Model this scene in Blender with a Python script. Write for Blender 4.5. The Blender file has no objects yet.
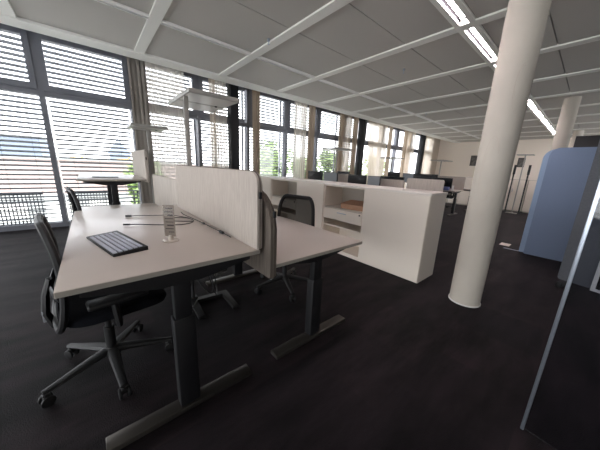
import bpy, bmesh, math, random
from mathutils import Vector, Matrix
random.seed(7)
C = bpy.context.scene.collection
R = math.radians
PI = math.pi
EYE = 1.235

# ------------------------------------------------------------------ camera
cam = bpy.data.cameras.new('camera'); co = bpy.data.objects.new('camera', cam); C.objects.link(co)
cam.sensor_fit = 'HORIZONTAL'; cam.sensor_width = 36.0
cam.lens = 36.0 * 242.78 / 600.0; cam.clip_start = 0.02; cam.clip_end = 500
yw, pt, rl = R(49.33), R(-13.367), R(2.445)
fwd = Vector((math.cos(yw)*math.cos(pt), math.sin(yw)*math.cos(pt), math.sin(pt)))
rgt = Vector((math.sin(yw), -math.cos(yw), 0)); dwn = fwd.cross(rgt)
rr = rgt*math.cos(rl) - dwn*math.sin(rl); dd = rgt*math.sin(rl) + dwn*math.cos(rl)
M = Matrix.Identity(4)
for i in range(3):
    M[i][0] = rr[i]; M[i][1] = -dd[i]; M[i][2] = -fwd[i]
M[2][3] = EYE
co.matrix_world = M
bpy.context.scene.camera = co

# ------------------------------------------------------------------ world, light, exposure
sc = bpy.context.scene
sc.view_settings.view_transform = 'Standard'; sc.view_settings.look = 'None'
sc.view_settings.gamma = 1.0; sc.view_settings.use_curve_mapping = False
sc.view_settings.exposure = 1.8
SKY = 2.4
LAMP = 20.0
w = bpy.data.worlds.new('overcast_sky'); sc.world = w; w.use_nodes = True
nt = w.node_tree; bg = nt.nodes['Background']; bg.inputs[1].default_value = SKY
tc = nt.nodes.new('ShaderNodeTexCoord'); nz = nt.nodes.new('ShaderNodeTexNoise'); nz.inputs['Scale'].default_value = 2.5
nz.inputs['Detail'].default_value = 5
cr = nt.nodes.new('ShaderNodeValToRGB'); cr.color_ramp.elements[0].position = .35; cr.color_ramp.elements[1].position = .65
cr.color_ramp.elements[0].color = (.78, .84, .93, 1); cr.color_ramp.elements[1].color = (.97, .97, .96, 1)
nt.links.new(tc.outputs['Generated'], nz.inputs['Vector']); nt.links.new(nz.outputs[0], cr.inputs[0]); nt.links.new(cr.outputs[0], bg.inputs[0])
try:
    sc.cycles.use_denoising = True
    sc.cycles.max_bounces = 12; sc.cycles.diffuse_bounces = 6; sc.cycles.transparent_max_bounces = 24
    sc.cycles.sample_clamp_indirect = 6.0
except Exception: pass
def portal(name, loc, rot, sx, sy):
    l = bpy.data.lights.new(name, 'AREA'); l.shape = 'RECTANGLE'; l.size = sx; l.size_y = sy
    try: l.cycles.is_portal = True
    except Exception: return
    o = bpy.data.objects.new(name, l); C.objects.link(o); o.location = loc; o.rotation_euler = rot
portal('window_portal', (4.0, 6.30, 1.6), (R(-90), 0, 0), 23.0, 3.1)
portal('added_rear_opening_portal', (11.0, -6.4, 1.55), (R(90), 0, 0), 10.0, 2.6)  # samples sky through the openings added in the unseen rear wall

# ------------------------------------------------------------------ materials
def lin(c):
    return tuple(((v/255)/12.92 if v/255 <= .04045 else ((v/255+.055)/1.055)**2.4) for v in c) + (1,)
def base(name):
    m = bpy.data.materials.new(name); m.use_nodes = True
    n = m.node_tree; return m, n, n.nodes['Principled BSDF']
def coord(n, sc3=(1,1,1), kind='Object'):
    t = n.nodes.new('ShaderNodeTexCoord'); mp = n.nodes.new('ShaderNodeMapping'); mp.inputs['Scale'].default_value = sc3
    n.links.new(t.outputs[kind], mp.inputs[0]); return mp.outputs[0]
def mat(name, col, rough=.5, metal=0, noise=0, nscale=(8,8,8), bump=0, bscale=60, spec=.5):
    m, n, b = base(name)
    b.inputs['Roughness'].default_value = rough; b.inputs['Metallic'].default_value = metal
    b.inputs['Specular IOR Level'].default_value = spec
    c = lin(col)
    if noise:
        v = coord(n, nscale); z = n.nodes.new('ShaderNodeTexNoise'); z.inputs['Scale'].default_value = 1; z.inputs['Detail'].default_value = 6
        n.links.new(v, z.inputs['Vector']); r = n.nodes.new('ShaderNodeValToRGB')
        r.color_ramp.elements[0].position = .3; r.color_ramp.elements[1].position = .7
        r.color_ramp.elements[0].color = tuple(x*(1-noise) for x in c[:3])+(1,)
        r.color_ramp.elements[1].color = tuple(min(1, x*(1+noise)) for x in c[:3])+(1,)
        n.links.new(z.outputs[0], r.inputs[0]); n.links.new(r.outputs[0], b.inputs['Base Color'])
    else: b.inputs['Base Color'].default_value = c
    if bump:
        v = coord(n, (1,1,1)); z = n.nodes.new('ShaderNodeTexNoise'); z.inputs['Scale'].default_value = bscale
        n.links.new(v, z.inputs['Vector']); bp = n.nodes.new('ShaderNodeBump'); bp.inputs['Strength'].default_value = bump
        bp.inputs['Distance'].default_value = .01
        n.links.new(z.outputs[0], bp.inputs['Height']); n.links.new(bp.outputs[0], b.inputs['Normal'])
    return m
def fabric(name, ca, cb, axis_scale, rough=.95):
    m, n, b = base(name); b.inputs['Roughness'].default_value = rough; b.inputs['Specular IOR Level'].default_value = .15
    v = coord(n, axis_scale); z = n.nodes.new('ShaderNodeTexNoise'); z.inputs['Scale'].default_value = 1; z.inputs['Detail'].default_value = 3
    n.links.new(v, z.inputs['Vector']); r = n.nodes.new('ShaderNodeValToRGB')
    r.color_ramp.elements[0].position = .35; r.color_ramp.elements[1].position = .65
    r.color_ramp.elements[0].color = lin(ca); r.color_ramp.elements[1].color = lin(cb)
    n.links.new(z.outputs[0], r.inputs[0]); n.links.new(r.outputs[0], b.inputs['Base Color'])
    bp = n.nodes.new('ShaderNodeBump'); bp.inputs['Strength'].default_value = .3; bp.inputs['Distance'].default_value = .004
    n.links.new(z.outputs[0], bp.inputs['Height']); n.links.new(bp.outputs[0], b.inputs['Normal'])
    return m
def cloth(name, col, transp, transl):
    m = bpy.data.materials.new(name); m.use_nodes = True; n = m.node_tree; n.nodes.clear()
    o = n.nodes.new('ShaderNodeOutputMaterial'); d = n.nodes.new('ShaderNodeBsdfDiffuse'); t = n.nodes.new('ShaderNodeBsdfTranslucent')
    p = n.nodes.new('ShaderNodeBsdfTransparent'); m1 = n.nodes.new('ShaderNodeMixShader'); m2 = n.nodes.new('ShaderNodeMixShader')
    d.inputs[0].default_value = lin(col); t.inputs[0].default_value = lin(col)
    m1.inputs[0].default_value = transl
    lw = n.nodes.new('ShaderNodeLayerWeight'); lw.inputs[0].default_value = .5      # cloth gets denser seen along its surface
    mr = n.nodes.new('ShaderNodeMath'); mr.operation = 'MULTIPLY_ADD'; mr.inputs[1].default_value = -1.25*transp; mr.inputs[2].default_value = 1.25*transp
    n.links.new(lw.outputs['Facing'], mr.inputs[0]); n.links.new(mr.outputs[0], m2.inputs[0])
    n.links.new(d.outputs[0], m1.inputs[1]); n.links.new(t.outputs[0], m1.inputs[2])
    n.links.new(m1.outputs[0], m2.inputs[1]); n.links.new(p.outputs[0], m2.inputs[2]); n.links.new(m2.outputs[0], o.inputs[0])
    return m
def thin_glass(name, tint=(1,1,1), refl=.06, rough=0.0):
    m = bpy.data.materials.new(name); m.use_nodes = True; n = m.node_tree; n.nodes.clear()
    o = n.nodes.new('ShaderNodeOutputMaterial'); g = n.nodes.new('ShaderNodeBsdfGlossy'); g.inputs['Roughness'].default_value = rough
    p = n.nodes.new('ShaderNodeBsdfTransparent'); p.inputs[0].default_value = tint+(1,); mx = n.nodes.new('ShaderNodeMixShader')
    lw = n.nodes.new('ShaderNodeLayerWeight'); lw.inputs[0].default_value = .25
    mu = n.nodes.new('ShaderNodeMath'); mu.operation = 'MULTIPLY_ADD'; mu.inputs[1].default_value = .35; mu.inputs[2].default_value = refl*.5
    n.links.new(lw.outputs['Fresnel'], mu.inputs[0]); n.links.new(mu.outputs[0], mx.inputs[0])
    n.links.new(p.outputs[0], mx.inputs[1]); n.links.new(g.outputs[0], mx.inputs[2]); n.links.new(mx.outputs[0], o.inputs[0])
    return m
def emit(name, col, s):
    m = bpy.data.materials.new(name); m.use_nodes = True; n = m.node_tree; n.nodes.clear()
    o = n.nodes.new('ShaderNodeOutputMaterial'); e = n.nodes.new('ShaderNodeEmission'); e.inputs[0].default_value = lin(col); e.inputs[1].default_value = s
    n.links.new(e.outputs[0], o.inputs[0]); return m
def carpet():
    m, n, b = base('dark_carpet'); b.inputs['Roughness'].default_value = .7; b.inputs['Specular IOR Level'].default_value = .12
    b.inputs['Sheen Weight'].default_value = .02
    g = coord(n, (1,1,1))
    # streaky pile, one direction
    z1 = n.nodes.new('ShaderNodeTexNoise'); z1.inputs['Scale'].default_value = 1; z1.inputs['Detail'].default_value = 8; z1.inputs['Roughness'].default_value = .65
    mp = coord(n, (1.3, 5, 1)); n.links.new(mp, z1.inputs['Vector'])
    r1 = n.nodes.new('ShaderNodeValToRGB'); r1.color_ramp.elements[0].position = .34; r1.color_ramp.elements[1].position = .68
    r1.color_ramp.elements[0].color = lin((10,8,10)); r1.color_ramp.elements[1].color = lin((46,39,42))
    n.links.new(z1.outputs[0], r1.inputs[0])
    # square tiles of slightly different tone
    br = n.nodes.new('ShaderNodeTexBrick'); br.offset = .5; br.inputs['Scale'].default_value = 1
    br.inputs['Brick Width'].default_value = .5; br.inputs['Row Height'].default_value = .5; br.inputs['Mortar Size'].default_value = .0015
    br.inputs['Color1'].default_value = (.6,.6,.66,1); br.inputs['Color2'].default_value = (1.25,1.14,1.14,1); br.inputs['Mortar'].default_value = (.7,.7,.7,1)
    n.links.new(g, br.inputs['Vector'])
    mx = n.nodes.new('ShaderNodeMix'); mx.data_type = 'RGBA'; mx.blend_type = 'MULTIPLY'; mx.inputs[0].default_value = 1
    n.links.new(r1.outputs[0], mx.inputs[6]); n.links.new(br.outputs[0], mx.inputs[7]); n.links.new(mx.outputs[2], b.inputs['Base Color'])
    z2 = n.nodes.new('ShaderNodeTexNoise'); z2.inputs['Scale'].default_value = 160; n.links.new(g, z2.inputs['Vector'])
    bp = n.nodes.new('ShaderNodeBump'); bp.inputs['Strength'].default_value = .5; bp.inputs['Distance'].default_value = .006
    n.links.new(z2.outputs[0], bp.inputs['Height']); n.links.new(bp.outputs[0], b.inputs['Normal'])
    return m
def perforated():
    m, n, b = base('perforated_ceiling_metal'); b.inputs['Roughness'].default_value = .75
    g = coord(n, (1,1,1)); vo = n.nodes.new('ShaderNodeTexVoronoi'); vo.inputs['Scale'].default_value = 46; vo.inputs['Randomness'].default_value = .1
    n.links.new(g, vo.inputs['Vector']); r = n.nodes.new('ShaderNodeValToRGB')
    r.color_ramp.elements[0].position = .15; r.color_ramp.elements[1].position = .42
    r.color_ramp.elements[0].color = lin((140,138,133)); r.color_ramp.elements[1].color = lin((200,197,191))
    n.links.new(vo.outputs['Distance'], r.inputs[0]); n.links.new(r.outputs[0], b.inputs['Base Color']); return m

Mt = {}
Mt['carpet'] = carpet(); Mt['perf'] = perforated()
Mt['ceil_white'] = mat('ceiling_beam_white', (246,246,240), .6)
Mt['wall'] = mat('warm_white_wall', (244,234,222), .9, bump=.1)
Mt['plaster'] = mat('column_plaster', (194,187,176), .85, noise=.06, nscale=(3,3,3), bump=.15, bscale=14)
Mt['frame'] = mat('anodised_window_frame', (124,126,134), .5, .1)
Mt['slat'] = mat('blind_slat', (104,108,116), .5, .1)
Mt['black'] = mat('black_plastic', (16,16,18), .55)
Mt['blackcol'] = mat('black_steel_column', (12,13,17), .55)
Mt['blackfab'] = fabric('black_seat_fabric', (16,17,22), (26,27,33), (300,300,300))
Mt['mesh'] = cloth('black_back_mesh', (12,12,14), .16, .05)
Mt['desk'] = mat('desk_laminate', (200,191,182), .30, noise=.02, nscale=(4,4,4))
Mt['deskedge'] = mat('desk_edge_band', (158,153,144), .5)
Mt['steel'] = mat('dark_grey_steel', (19,19,22), .5, .0)
Mt['foot'] = mat('grey_painted_steel', (80,76,72), .32, .7)
Mt['alu'] = mat('brushed_aluminium', (178,186,198), .3, .85)
Mt['silver'] = mat('silver_plastic', (176,178,184), .35, .4)
Mt['white'] = mat('white_plastic', (225,224,220), .5)
Mt['cab'] = mat('cabinet_light_grey', (230,220,208), .5)
Mt['cabtop'] = mat('cabinet_top_white', (232,224,216), .42)
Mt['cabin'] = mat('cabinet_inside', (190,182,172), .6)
Mt['beige'] = fabric('ribbed_beige_felt', (170,161,153), (184,175,167), (240,240,12))
Mt['brownfelt'] = fabric('taupe_felt', (92,84,78), (108,100,93), (160,160,6))
Mt['whitefelt'] = fabric('pale_felt', (176,168,160), (194,186,178), (60,60,4))
Mt['blue'] = fabric('blue_wool', (124,140,166), (136,152,178), (120,120,120))
Mt['lightblue'] = fabric('light_blue_wool', (150,170,196), (164,184,208), (120,120,120))
Mt['greyfelt'] = fabric('grey_wool', (92,95,100), (104,107,112), (120,120,120))
Mt['glass'] = thin_glass('window_glass')
Mt['tint'] = thin_glass('grey_tinted_glass', (.72,.74,.78), .05)
Mt['sheer'] = cloth('sheer_curtain_cloth', (236,230,222), .33, .5)
Mt['densesheer'] = cloth('dense_sheer_cloth', (214,202,188), .14, .42)
Mt['curtain'] = cloth('taupe_curtain_cloth', (186,170,152), .0, .36)
Mt['gcurtain'] = cloth('grey_curtain_cloth', (150,143,136), .0, .22)
Mt['screen'] = mat('monitor_screen', (14,15,20), .22)
Mt['greyscreen'] = mat('monitor_screen_grey', (126,132,138), .3)  # pale reflection on displays put into the colour; own grey on laptop lid
Mt['card'] = mat('brown_cardboard', (176,138,112), .85, noise=.08)
Mt['paper'] = mat('printed_card', (138,126,118), .6)
Mt['ink'] = mat('printed_ink', (62,52,54), .6)
Mt['acrylic'] = thin_glass('clear_acrylic', (.97,.97,.95), .01)
Mt['acrbase'] = mat('clear_acrylic_base', (206,196,184), .15)
Mt['tube'] = emit('fluorescent_tube', (255,236,240), LAMP)
Mt['grille'] = mat('air_slot_white', (250,250,246), .5)
def vane():
    m, n, b = base('slotted_vane'); v = coord(n, (1,1,1)); wv = n.nodes.new('ShaderNodeTexWave'); wv.bands_direction = 'X'; wv.inputs['Scale'].default_value = 7.5
    n.links.new(v, wv.inputs['Vector']); r_ = n.nodes.new('ShaderNodeValToRGB'); r_.color_ramp.interpolation = 'CONSTANT'
    r_.color_ramp.elements[0].color = (.02,.02,.02,1); r_.color_ramp.elements[1].position = .8; r_.color_ramp.elements[1].color = (.6,.6,.58,1)
    n.links.new(wv.outputs[0], r_.inputs[0]); n.links.new(r_.outputs[0], b.inputs['Base Color']); return m
Mt['vane'] = vane()
Mt['louvre'] = mat('matt_louvre', (40,40,42), 1.0, spec=0)
Mt['dark'] = mat('dark_recess', (18,18,18), .9)
Mt['facade'] = mat('pink_render_facade', (150,134,128), .9, noise=.06, nscale=(.3,.3,.6))
Mt['extwhite'] = mat('pale_facade', (150,152,150), .9)
Mt['extgrey'] = mat('distant_grey_building', (110,120,134), .9)
Mt['ground'] = mat('outside_ground', (216,214,208), .95)
Mt['rail'] = mat('galvanised_railing', (60,62,66), .6, .3)
Mt['yellow'] = mat('yellow_paint', (200,160,60), .6)
Mt['bark'] = mat('bark', (80,66,52), .9)
Mt['leaf'] = mat('leaf_green', (118,138,84), .7, noise=.35, nscale=(.7,.7,.7))
Mt['lamphead'] = mat('lamp_white_metal', (158,155,149), .4)
Mt['diffuser'] = mat('lamp_diffuser', (196,193,186), .3)
Mt['photo'] = mat('picture_print', (90,86,84), .5, noise=.5, nscale=(9,9,9))
Mt['key'] = mat('pale_grey_keys', (186,191,205), .4)

# ------------------------------------------------------------------ mesh helper
class MB:
    def __init__(s): s.bm = bmesh.new()
    def box(s, c, d, rot=None, bev=0, seg=2):
        b = bmesh.new(); bmesh.ops.create_cube(b, size=1)
        bmesh.ops.scale(b, vec=d, verts=b.verts)
        if bev: bmesh.ops.bevel(b, geom=list(b.edges), offset=bev, segments=seg, profile=.5, affect='EDGES', clamp_overlap=True)
        m = Matrix.Translation(c) @ (rot.to_4x4() if rot else Matrix.Identity(4))
        bmesh.ops.transform(b, matrix=m, verts=b.verts); s._add(b); return s
    def span(s, a, b, bev=0):
        c = [(a[i]+b[i])/2 for i in range(3)]; d = [abs(b[i]-a[i]) for i in range(3)]
        return s.box(c, d, bev=bev)
    def _add(s, b):
        me = bpy.data.meshes.new('t'); b.to_mesh(me); b.free(); s.bm.from_mesh(me); bpy.data.meshes.remove(me)
    def cyl(s, p, q, r, r2=None, n=16, bev=0):
        p = Vector(p); q = Vector(q); r2 = r if r2 is None else r2; b = bmesh.new()
        bmesh.ops.create_cone(b, cap_ends=True, segments=n, radius1=r, radius2=r2, depth=(q-p).length)
        if bev:
            es = [e for e in b.edges if abs(e.verts[0].co.z-e.verts[1].co.z) < 1e-6]
            bmesh.ops.bevel(b, geom=es, offset=bev, segments=2, profile=.5, affect='EDGES')
        z = (q-p).normalized(); m = Matrix.Translation((p+q)/2) @ z.to_track_quat('Z','Y').to_matrix().to_4x4()
        bmesh.ops.transform(b, matrix=m, verts=b.verts); s._add(b); return s
    def tube(s, pts, r, n=8, closed=False, prof=None):
        pts = [Vector(p) for p in pts]; N = len(pts); rings = []; prev = None
        for i in range(N):
            if closed: t = pts[(i+1)%N]-pts[i-1]
            else: t = pts[min(i+1,N-1)]-pts[max(i-1,0)]
            t.normalize()
            if prev is None:
                u = Vector((0,0,1)) if abs(t.z) < .9 else Vector((1,0,0))
                u = (u - t*u.dot(t)).normalized()
            else: u = (prev - t*prev.dot(t)).normalized()
            prev = u; v = t.cross(u); rr_ = r[i] if isinstance(r, (list,tuple)) else r
            ring = []
            for k in range(n):
                a = 2*PI*k/n; x, y = math.cos(a), math.sin(a)
                if prof: x, y = x*prof[0], y*prof[1]
                ring.append(s.bm.verts.new(pts[i] + (u*x + v*y)*rr_))
            rings.append(ring)
        for i in range(N if closed else N-1):
            a, b = rings[i], rings[(i+1)%N]
            for k in range(n): s.bm.faces.new((a[k], a[(k+1)%n], b[(k+1)%n], b[k]))
        if not closed:
            s.bm.faces.new(rings[0][::-1]); s.bm.faces.new(rings[-1])
        return s
    def prism(s, poly, axis, a, b):
        # poly: 2D outline; axis 0/1/2 = extrusion direction
        def P(u, v, t): return [(t,u,v),(u,t,v),(u,v,t)][axis]
        A = [s.bm.verts.new(P(u,v,a)) for u,v in poly]; B = [s.bm.verts.new(P(u,v,b)) for u,v in poly]; n = len(poly)
        for i in range(n): s.bm.faces.new((A[i],A[(i+1)%n],B[(i+1)%n],B[i]))
        s.bm.faces.new(A[::-1]); s.bm.faces.new(B); return s
    def grid(s, f, nu, nv):
        V = [[s.bm.verts.new(f(i/nu, j/nv)) for j in range(nv+1)] for i in range(nu+1)]
        for i in range(nu):
            for j in range(nv): s.bm.faces.new((V[i][j],V[i+1][j],V[i+1][j+1],V[i][j+1]))
        return s
    def quad(s, *ps): s.bm.faces.new([s.bm.verts.new(p) for p in ps]); return s
    def bevel(s, off, seg=2):
        bmesh.ops.bevel(s.bm, geom=list(s.bm.edges), offset=off, segments=seg, profile=.5, affect='EDGES', clamp_overlap=True); return s
    def build(s, name, m, parent=None, smooth=True, fix=True, loc=None):
        if fix: bmesh.ops.recalc_face_normals(s.bm, faces=s.bm.faces)
        me = bpy.data.meshes.new(name); s.bm.to_mesh(me); s.bm.free()
        me.materials.append(m)
        if smooth:
            for p in me.polygons: p.use_smooth = True
            try: me.set_sharp_from_angle(angle=R(35))
            except Exception: pass
        o = bpy.data.objects.new(name, me); C.objects.link(o)
        if parent: o.parent = parent
        if loc: o.location = loc
        return o
def rpoly(x0, z0, x1, z1, rs, n=6):
    # rounded rectangle; rs = radii (x0z0, x1z0, x1z1, x0z1)
    out = []
    for (cx, cz, sx, sz, r, a0) in ((x0,z0,1,1,rs[0],180),(x1,z0,-1,1,rs[1],270),(x1,z1,-1,-1,rs[2],0),(x0,z1,1,-1,rs[3],90)):
        if r <= 0: out.append((cx,cz)); continue
        for k in range(n+1):
            a = R(a0+90*k/n); out.append((cx+sx*r+r*math.cos(a), cz+sz*r+r*math.sin(a)))
    return out
def tag(o, label, cat, group=None, kind=None):
    o['label'] = label; o['category'] = cat
    if group: o['group'] = group
    if kind: o['kind'] = kind
    return o
def empty(name, loc, rz, label, cat, group=None):
    o = bpy.data.objects.new(name, None); C.objects.link(o); o.location = loc; o.rotation_euler = (0,0,rz); o.empty_display_size = .1
    return tag(o, label, cat, group)
def struct(o): o['kind'] = 'structure'; return o
def kids(o): return [c for c in C.objects if c.parent == o]
def copy_thing(root, loc, rz, label, group=None):
    r = root.copy(); C.objects.link(r); r.location = loc; r.rotation_euler = (0,0,rz); r['label'] = label
    if group: r['group'] = group
    for ch in kids(root):
        c = ch.copy(); C.objects.link(c); c.parent = r
        for g in kids(ch):
            d = g.copy(); C.objects.link(d); d.parent = c
    return r
ORD = ['first','second','third','fourth','fifth','sixth','seventh','eighth','ninth','tenth','eleventh','twelfth','thirteenth','fourteenth','fifteenth','sixteenth','seventeenth','eighteenth','nineteenth']

# ------------------------------------------------------------------ room shell
CE = 2.885          # ceiling height
X0, X1, YB, YW = -7.4, 15.5, -6.2, 6.1
struct(MB().span((X0,YB,-.12),(X1,YW+.15,0)).build('floor', Mt['carpet']))
# ceiling: perforated panels between the cross beams, 2 cm above their underside
beam_x = [.81+1.348*k for k in range(-6, 12)]
ys = [YB, -4.8, -3.4, -2.0, -.68, .64, 1.18]
ys2 = [1.40, 1.99, 2.80, 3.74]
ys3 = [3.82, 5.0]
m = MB()
zt = CE+.018
for i in range(-1, len(beam_x)):
    xa = X0 if i < 0 else beam_x[i]+.065
    xb = X1 if i+1 >= len(beam_x) else beam_x[i+1]-.065
    if xb-xa < .05: continue
    for Y in (ys, ys2, ys3):
        for a, b in zip(Y[:-1], Y[1:]):
            m.span((xa+.004, a+.006, zt), (xb-.004, b-.006, zt+.03))
struct(m.build('ceiling', Mt['perf'], smooth=False))
struct(MB().span((X0,YB,3.3),(X1,YW+.5,3.5)).build('ceiling_slab', Mt['dark']))
k = 0
for bx in beam_x:
    if bx > X1-.1: continue
    k += 1; struct(MB().span((bx-.065,YB,CE),(bx+.065,5.02,CE+.06)).build('trim_%d'%k, Mt['ceil_white']))
k += 1; struct(MB().span((X0,5.0,CE-.012),(X1,5.30,CE+.06)).span((X0,5.27,CE),(X1,5.30,3.3)).build('trim_%d'%k, Mt['ceil_white']))
k += 1; struct(MB().span((X0,5.30,3.14),(X1,YW+.45,3.3)).build('trim_%d'%k, Mt['frame']))
# end walls; openings in the unseen near one are added to let in light
struct(MB().span((X1,YB,0),(X1+.15,YW+.15,3.3)).build('wall_far', Mt['wall']))
m = MB().span((X0-.15,YB,0),(X0,YW+.15,.2)).span((X0-.15,YB,2.4),(X0,YW+.15,3.3))
yv = YB
while yv < YW+.1: m.span((X0-.12,yv,.2),(X0,yv+.08,2.4)); yv += 1.53
struct(m.build('wall_near', Mt['frame']))
portal('added_end_opening_portal', (X0-.2, 0, 1.3), (0, R(-90), 0), 2.2, 12.2)  # samples sky through the openings added in the near wall
# unseen rear wall; openings added at its far end to light the far wall
m = MB(); m.span((X0,YB-.15,0),(X1,YB,.25)); m.span((X0,YB-.15,2.85),(X1,YB,3.3))
xx = X0
while xx < X1: m.span((xx,YB-.15,.25),(xx+(4.2 if xx < 6 else .5),YB,2.85)); xx += 4.2
struct(m.build('wall_rear', Mt['wall']))

# window wall: mullions every 1.25 m, tilting vents above a transom
MU = [-.46+1.25*k for k in range(-5, 13)]
for i, (a, b) in enumerate(zip(MU[:-1], MU[1:])):
    r = MB()
    for (za, zb) in ((.075, 2.20), (2.36, 3.05)): pass
    fw = .035
    r.span((a-fw,YW-.04,0),(a+fw,YW+.12,3.14))
    if i == len(MU)-2: r.span((b-fw,YW-.04,0),(b+fw,YW+.12,3.14))
    r.span((a,YW-.03,0),(b,YW+.12,.075)); r.span((a,YW-.03,2.20),(b,YW+.12,2.29)); r.span((a,YW-.03,3.08),(b,YW+.12,3.14))
    # vent sash
    for (u, v) in ((a+fw, a+.11), (b-.11, b-fw))[:1 if 2 < a < 2.1 else 2]: r.span((u,YW-.06,2.28),(v,YW+.03,3.09))
    r.span((a+.11,YW-.058,2.28),(b-.11,YW+.03,2.37)); r.span((a+.11,YW-.058,3.03),(b-.11,YW+.03,3.09))
    wn = struct(r.build('window_%d'%(i+1), Mt['frame'], smooth=False))
    g = MB().span((a+fw,YW+.02,.075),(b-fw,YW+.03,2.2)).span((a+.1,YW-.02,2.36),(b-.1,YW-.01,3.04)).build('pane', Mt['glass'], wn, smooth=False)
# end piece beyond the last mullion and before the first
struct(MB().span((MU[-1]+.035,YW,0),(X1,YW+.12,3.3)).build('wall_window_side', Mt['wall']))
struct(MB().span((X0,YW,0),(MU[0]-.035,YW+.12,3.3)).build('wall_left', Mt['wall']))
# outside venetian blinds, one per bay
nb = 0
for i, (a, b) in enumerate(zip(MU[:-1], MU[1:])):
    if a > 8.2 or b < -1.5: continue
    tilt = R(-26) if a < 3.0 else R(-24)
    m = MB(); z = .12
    while z < 3.12:
        def f(u, v, z=z):
            s = (v-.5)*.078; h = .006*(1-(2*v-1)**2)
            return (a+.045+u*(b-a-.09), YW+.30+s*math.cos(tilt), z+s*math.sin(tilt)+h)
        m.grid(f, 1, 3); z += .079
    place = ['at the left edge of the picture','left of the grey gathered curtain','behind the near sheer curtain','behind the nearest black column',
             'right of the first beige curtain','between sheer curtain and second beige curtain','with a green tree right of the second beige curtain','at the middle black column'][nb]
    bl = m.build('venetian_blind', Mt['slat'], fix=False)
    tag(bl, 'grey outside slat blind %s' % place, 'blind', 'outside venetian blinds'); nb += 1
    lc = MB()
    for u in (.2, .5, .8): lc.cyl((a+(b-a)*u, YW+.30, .1), (a+(b-a)*u, YW+.30, 3.12), .0022, n=5)
    lc.build('ladder_cord', Mt['steel'], bl)
    for gx in (a+.012, b-.012): MB().span((gx-.012,YW+.28,-.14),(gx+.012,YW+.32,3.14)).build('guide_rail', Mt['frame'], bl, smooth=False)
# black steel facade columns
for x, s in ((2.76,'first black column in the window row, nearest the desks'), (7.81,'black column at the middle of the window row'), (12.81,'farthest black column along the windows')):
    o = MB().span((x-.10,5.72,0),(x+.10,5.93,3.14), bev=.01).build('steel_column', Mt['blackcol']); tag(o, 'square '+s, 'column', 'black facade columns')
# round plaster columns
for x, y, s in ((2.725,.588,'near, in the middle of the dark carpet'), (8.0,.62,'behind the blue screen'), (13.4,.66,'farthest, beyond the black display')):
    o = MB().cyl((x,y,0),(x,y,CE+.05), .13, n=64).build('round_column', Mt['plaster']); tag(o, 'round off-white plaster column, '+s, 'column', 'round columns')
    MB().cyl((x,y,0),(x,y,.012), .137, n=48).build('base_ring', Mt['white'], o)
    if x < 3:
        def arc(t, cz, ry, rz_, a0, a1, N=26):
            out = []
            for q in range(N+1):
                an = R(a0+(a1-a0)*q/N); th = t + ry*math.cos(an)
                out.append((x+.1302*math.cos(th), y+.1302*math.sin(th), cz+rz_*math.sin(an)))
            return out
        sk = MB()
        sk.tube(arc(R(178), 1.28, .42, .27, 30, 330), .0009, 5).tube(arc(R(176), 1.27, .30, .20, 60, 300), .0007, 5)
        sk.tube(arc(R(222), 1.9, .35, .18, 100, 280), .0009, 5).tube(arc(R(215), 1.95, .22, .12, 60, 250), .0007, 5)
        sk.build('scratch_mark', mat('faint_scratch', (190,178,166), .9), o)

# ------------------------------------------------------------------ ceiling fittings
vis = [i for i in range(len(beam_x)-1) if beam_x[i+1] < X1]
for q, i in enumerate(vis):
    xa, xb = beam_x[i]+.065, beam_x[i+1]-.065
    if i >= 5:
        o = empty('air_slot', (xa,3.78,CE), 0, 'narrow white air slot in the ceiling, %s of its line from the near end' % ORD[q-5], 'air vent', 'linear air slots')
        MB().span((.003,-.036,-.008),(xb-xa-.003,-.008,.03)).span((.003,.030,-.008),(xb-xa-.003,.036,.03)).build('slot_frame', Mt['grille'], o, smooth=False)
        v = MB().span((.003,-.008,.018),(xb-xa-.003,.030,.028)).build('slot_recess', Mt['dark'], o, smooth=False)
        MB().span((.01,-.008,.000),(xb-xa-.01,.004,.016)).build('slot_grille', Mt['vane'], o, smooth=False)
    if q < 5: continue
    o = empty('ceiling_light', (xa,1.29,CE), 0, ('recessed linear light with a lit tube, %s of its row from the top edge' % ORD[q-7]) if q >= 7 else 'recessed linear light just above the top edge of the picture, %s' % ('nearer the lit row' if q == 6 else 'farther back'), 'ceiling light', 'recessed ceiling lights')
    L = xb-xa
    MB().span((.003,-.105,0),(L-.003,-.050,.03)).span((.003,.050,0),(L-.003,.105,.03)).build('housing', Mt['ceil_white'], o, smooth=False)
    MB().span((.003,-.050,.06),(L-.003,.050,.07)).span((.003,-.055,.03),(L-.003,-.050,.07)).span((.003,.050,.03),(L-.003,.055,.07)).build('louvre_channel', Mt['louvre'], o, smooth=False)
    MB().span((.08,-.015,.030),(L-.08,.015,.055)).build('tube', Mt['tube'], o, smooth=False)
for (x, y, s) in ((7.58,3.47,'beyond the slot line'), (2.05,3.2,'near the window side of the ceiling'), (4.2,2.4,'between the slot line and the lights')):
    o = MB().cyl((x,y,CE+.02),(x,y,CE-.012),.018).cyl((x,y,CE-.012),(x,y,CE-.045),.006,n=8).cyl((x,y,CE-.045),(x,y,CE-.05),.014).build('sprinkler', Mt['alu']); tag(o, 'small metal ceiling sprinkler '+s, 'sprinkler', 'ceiling sprinklers')

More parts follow.
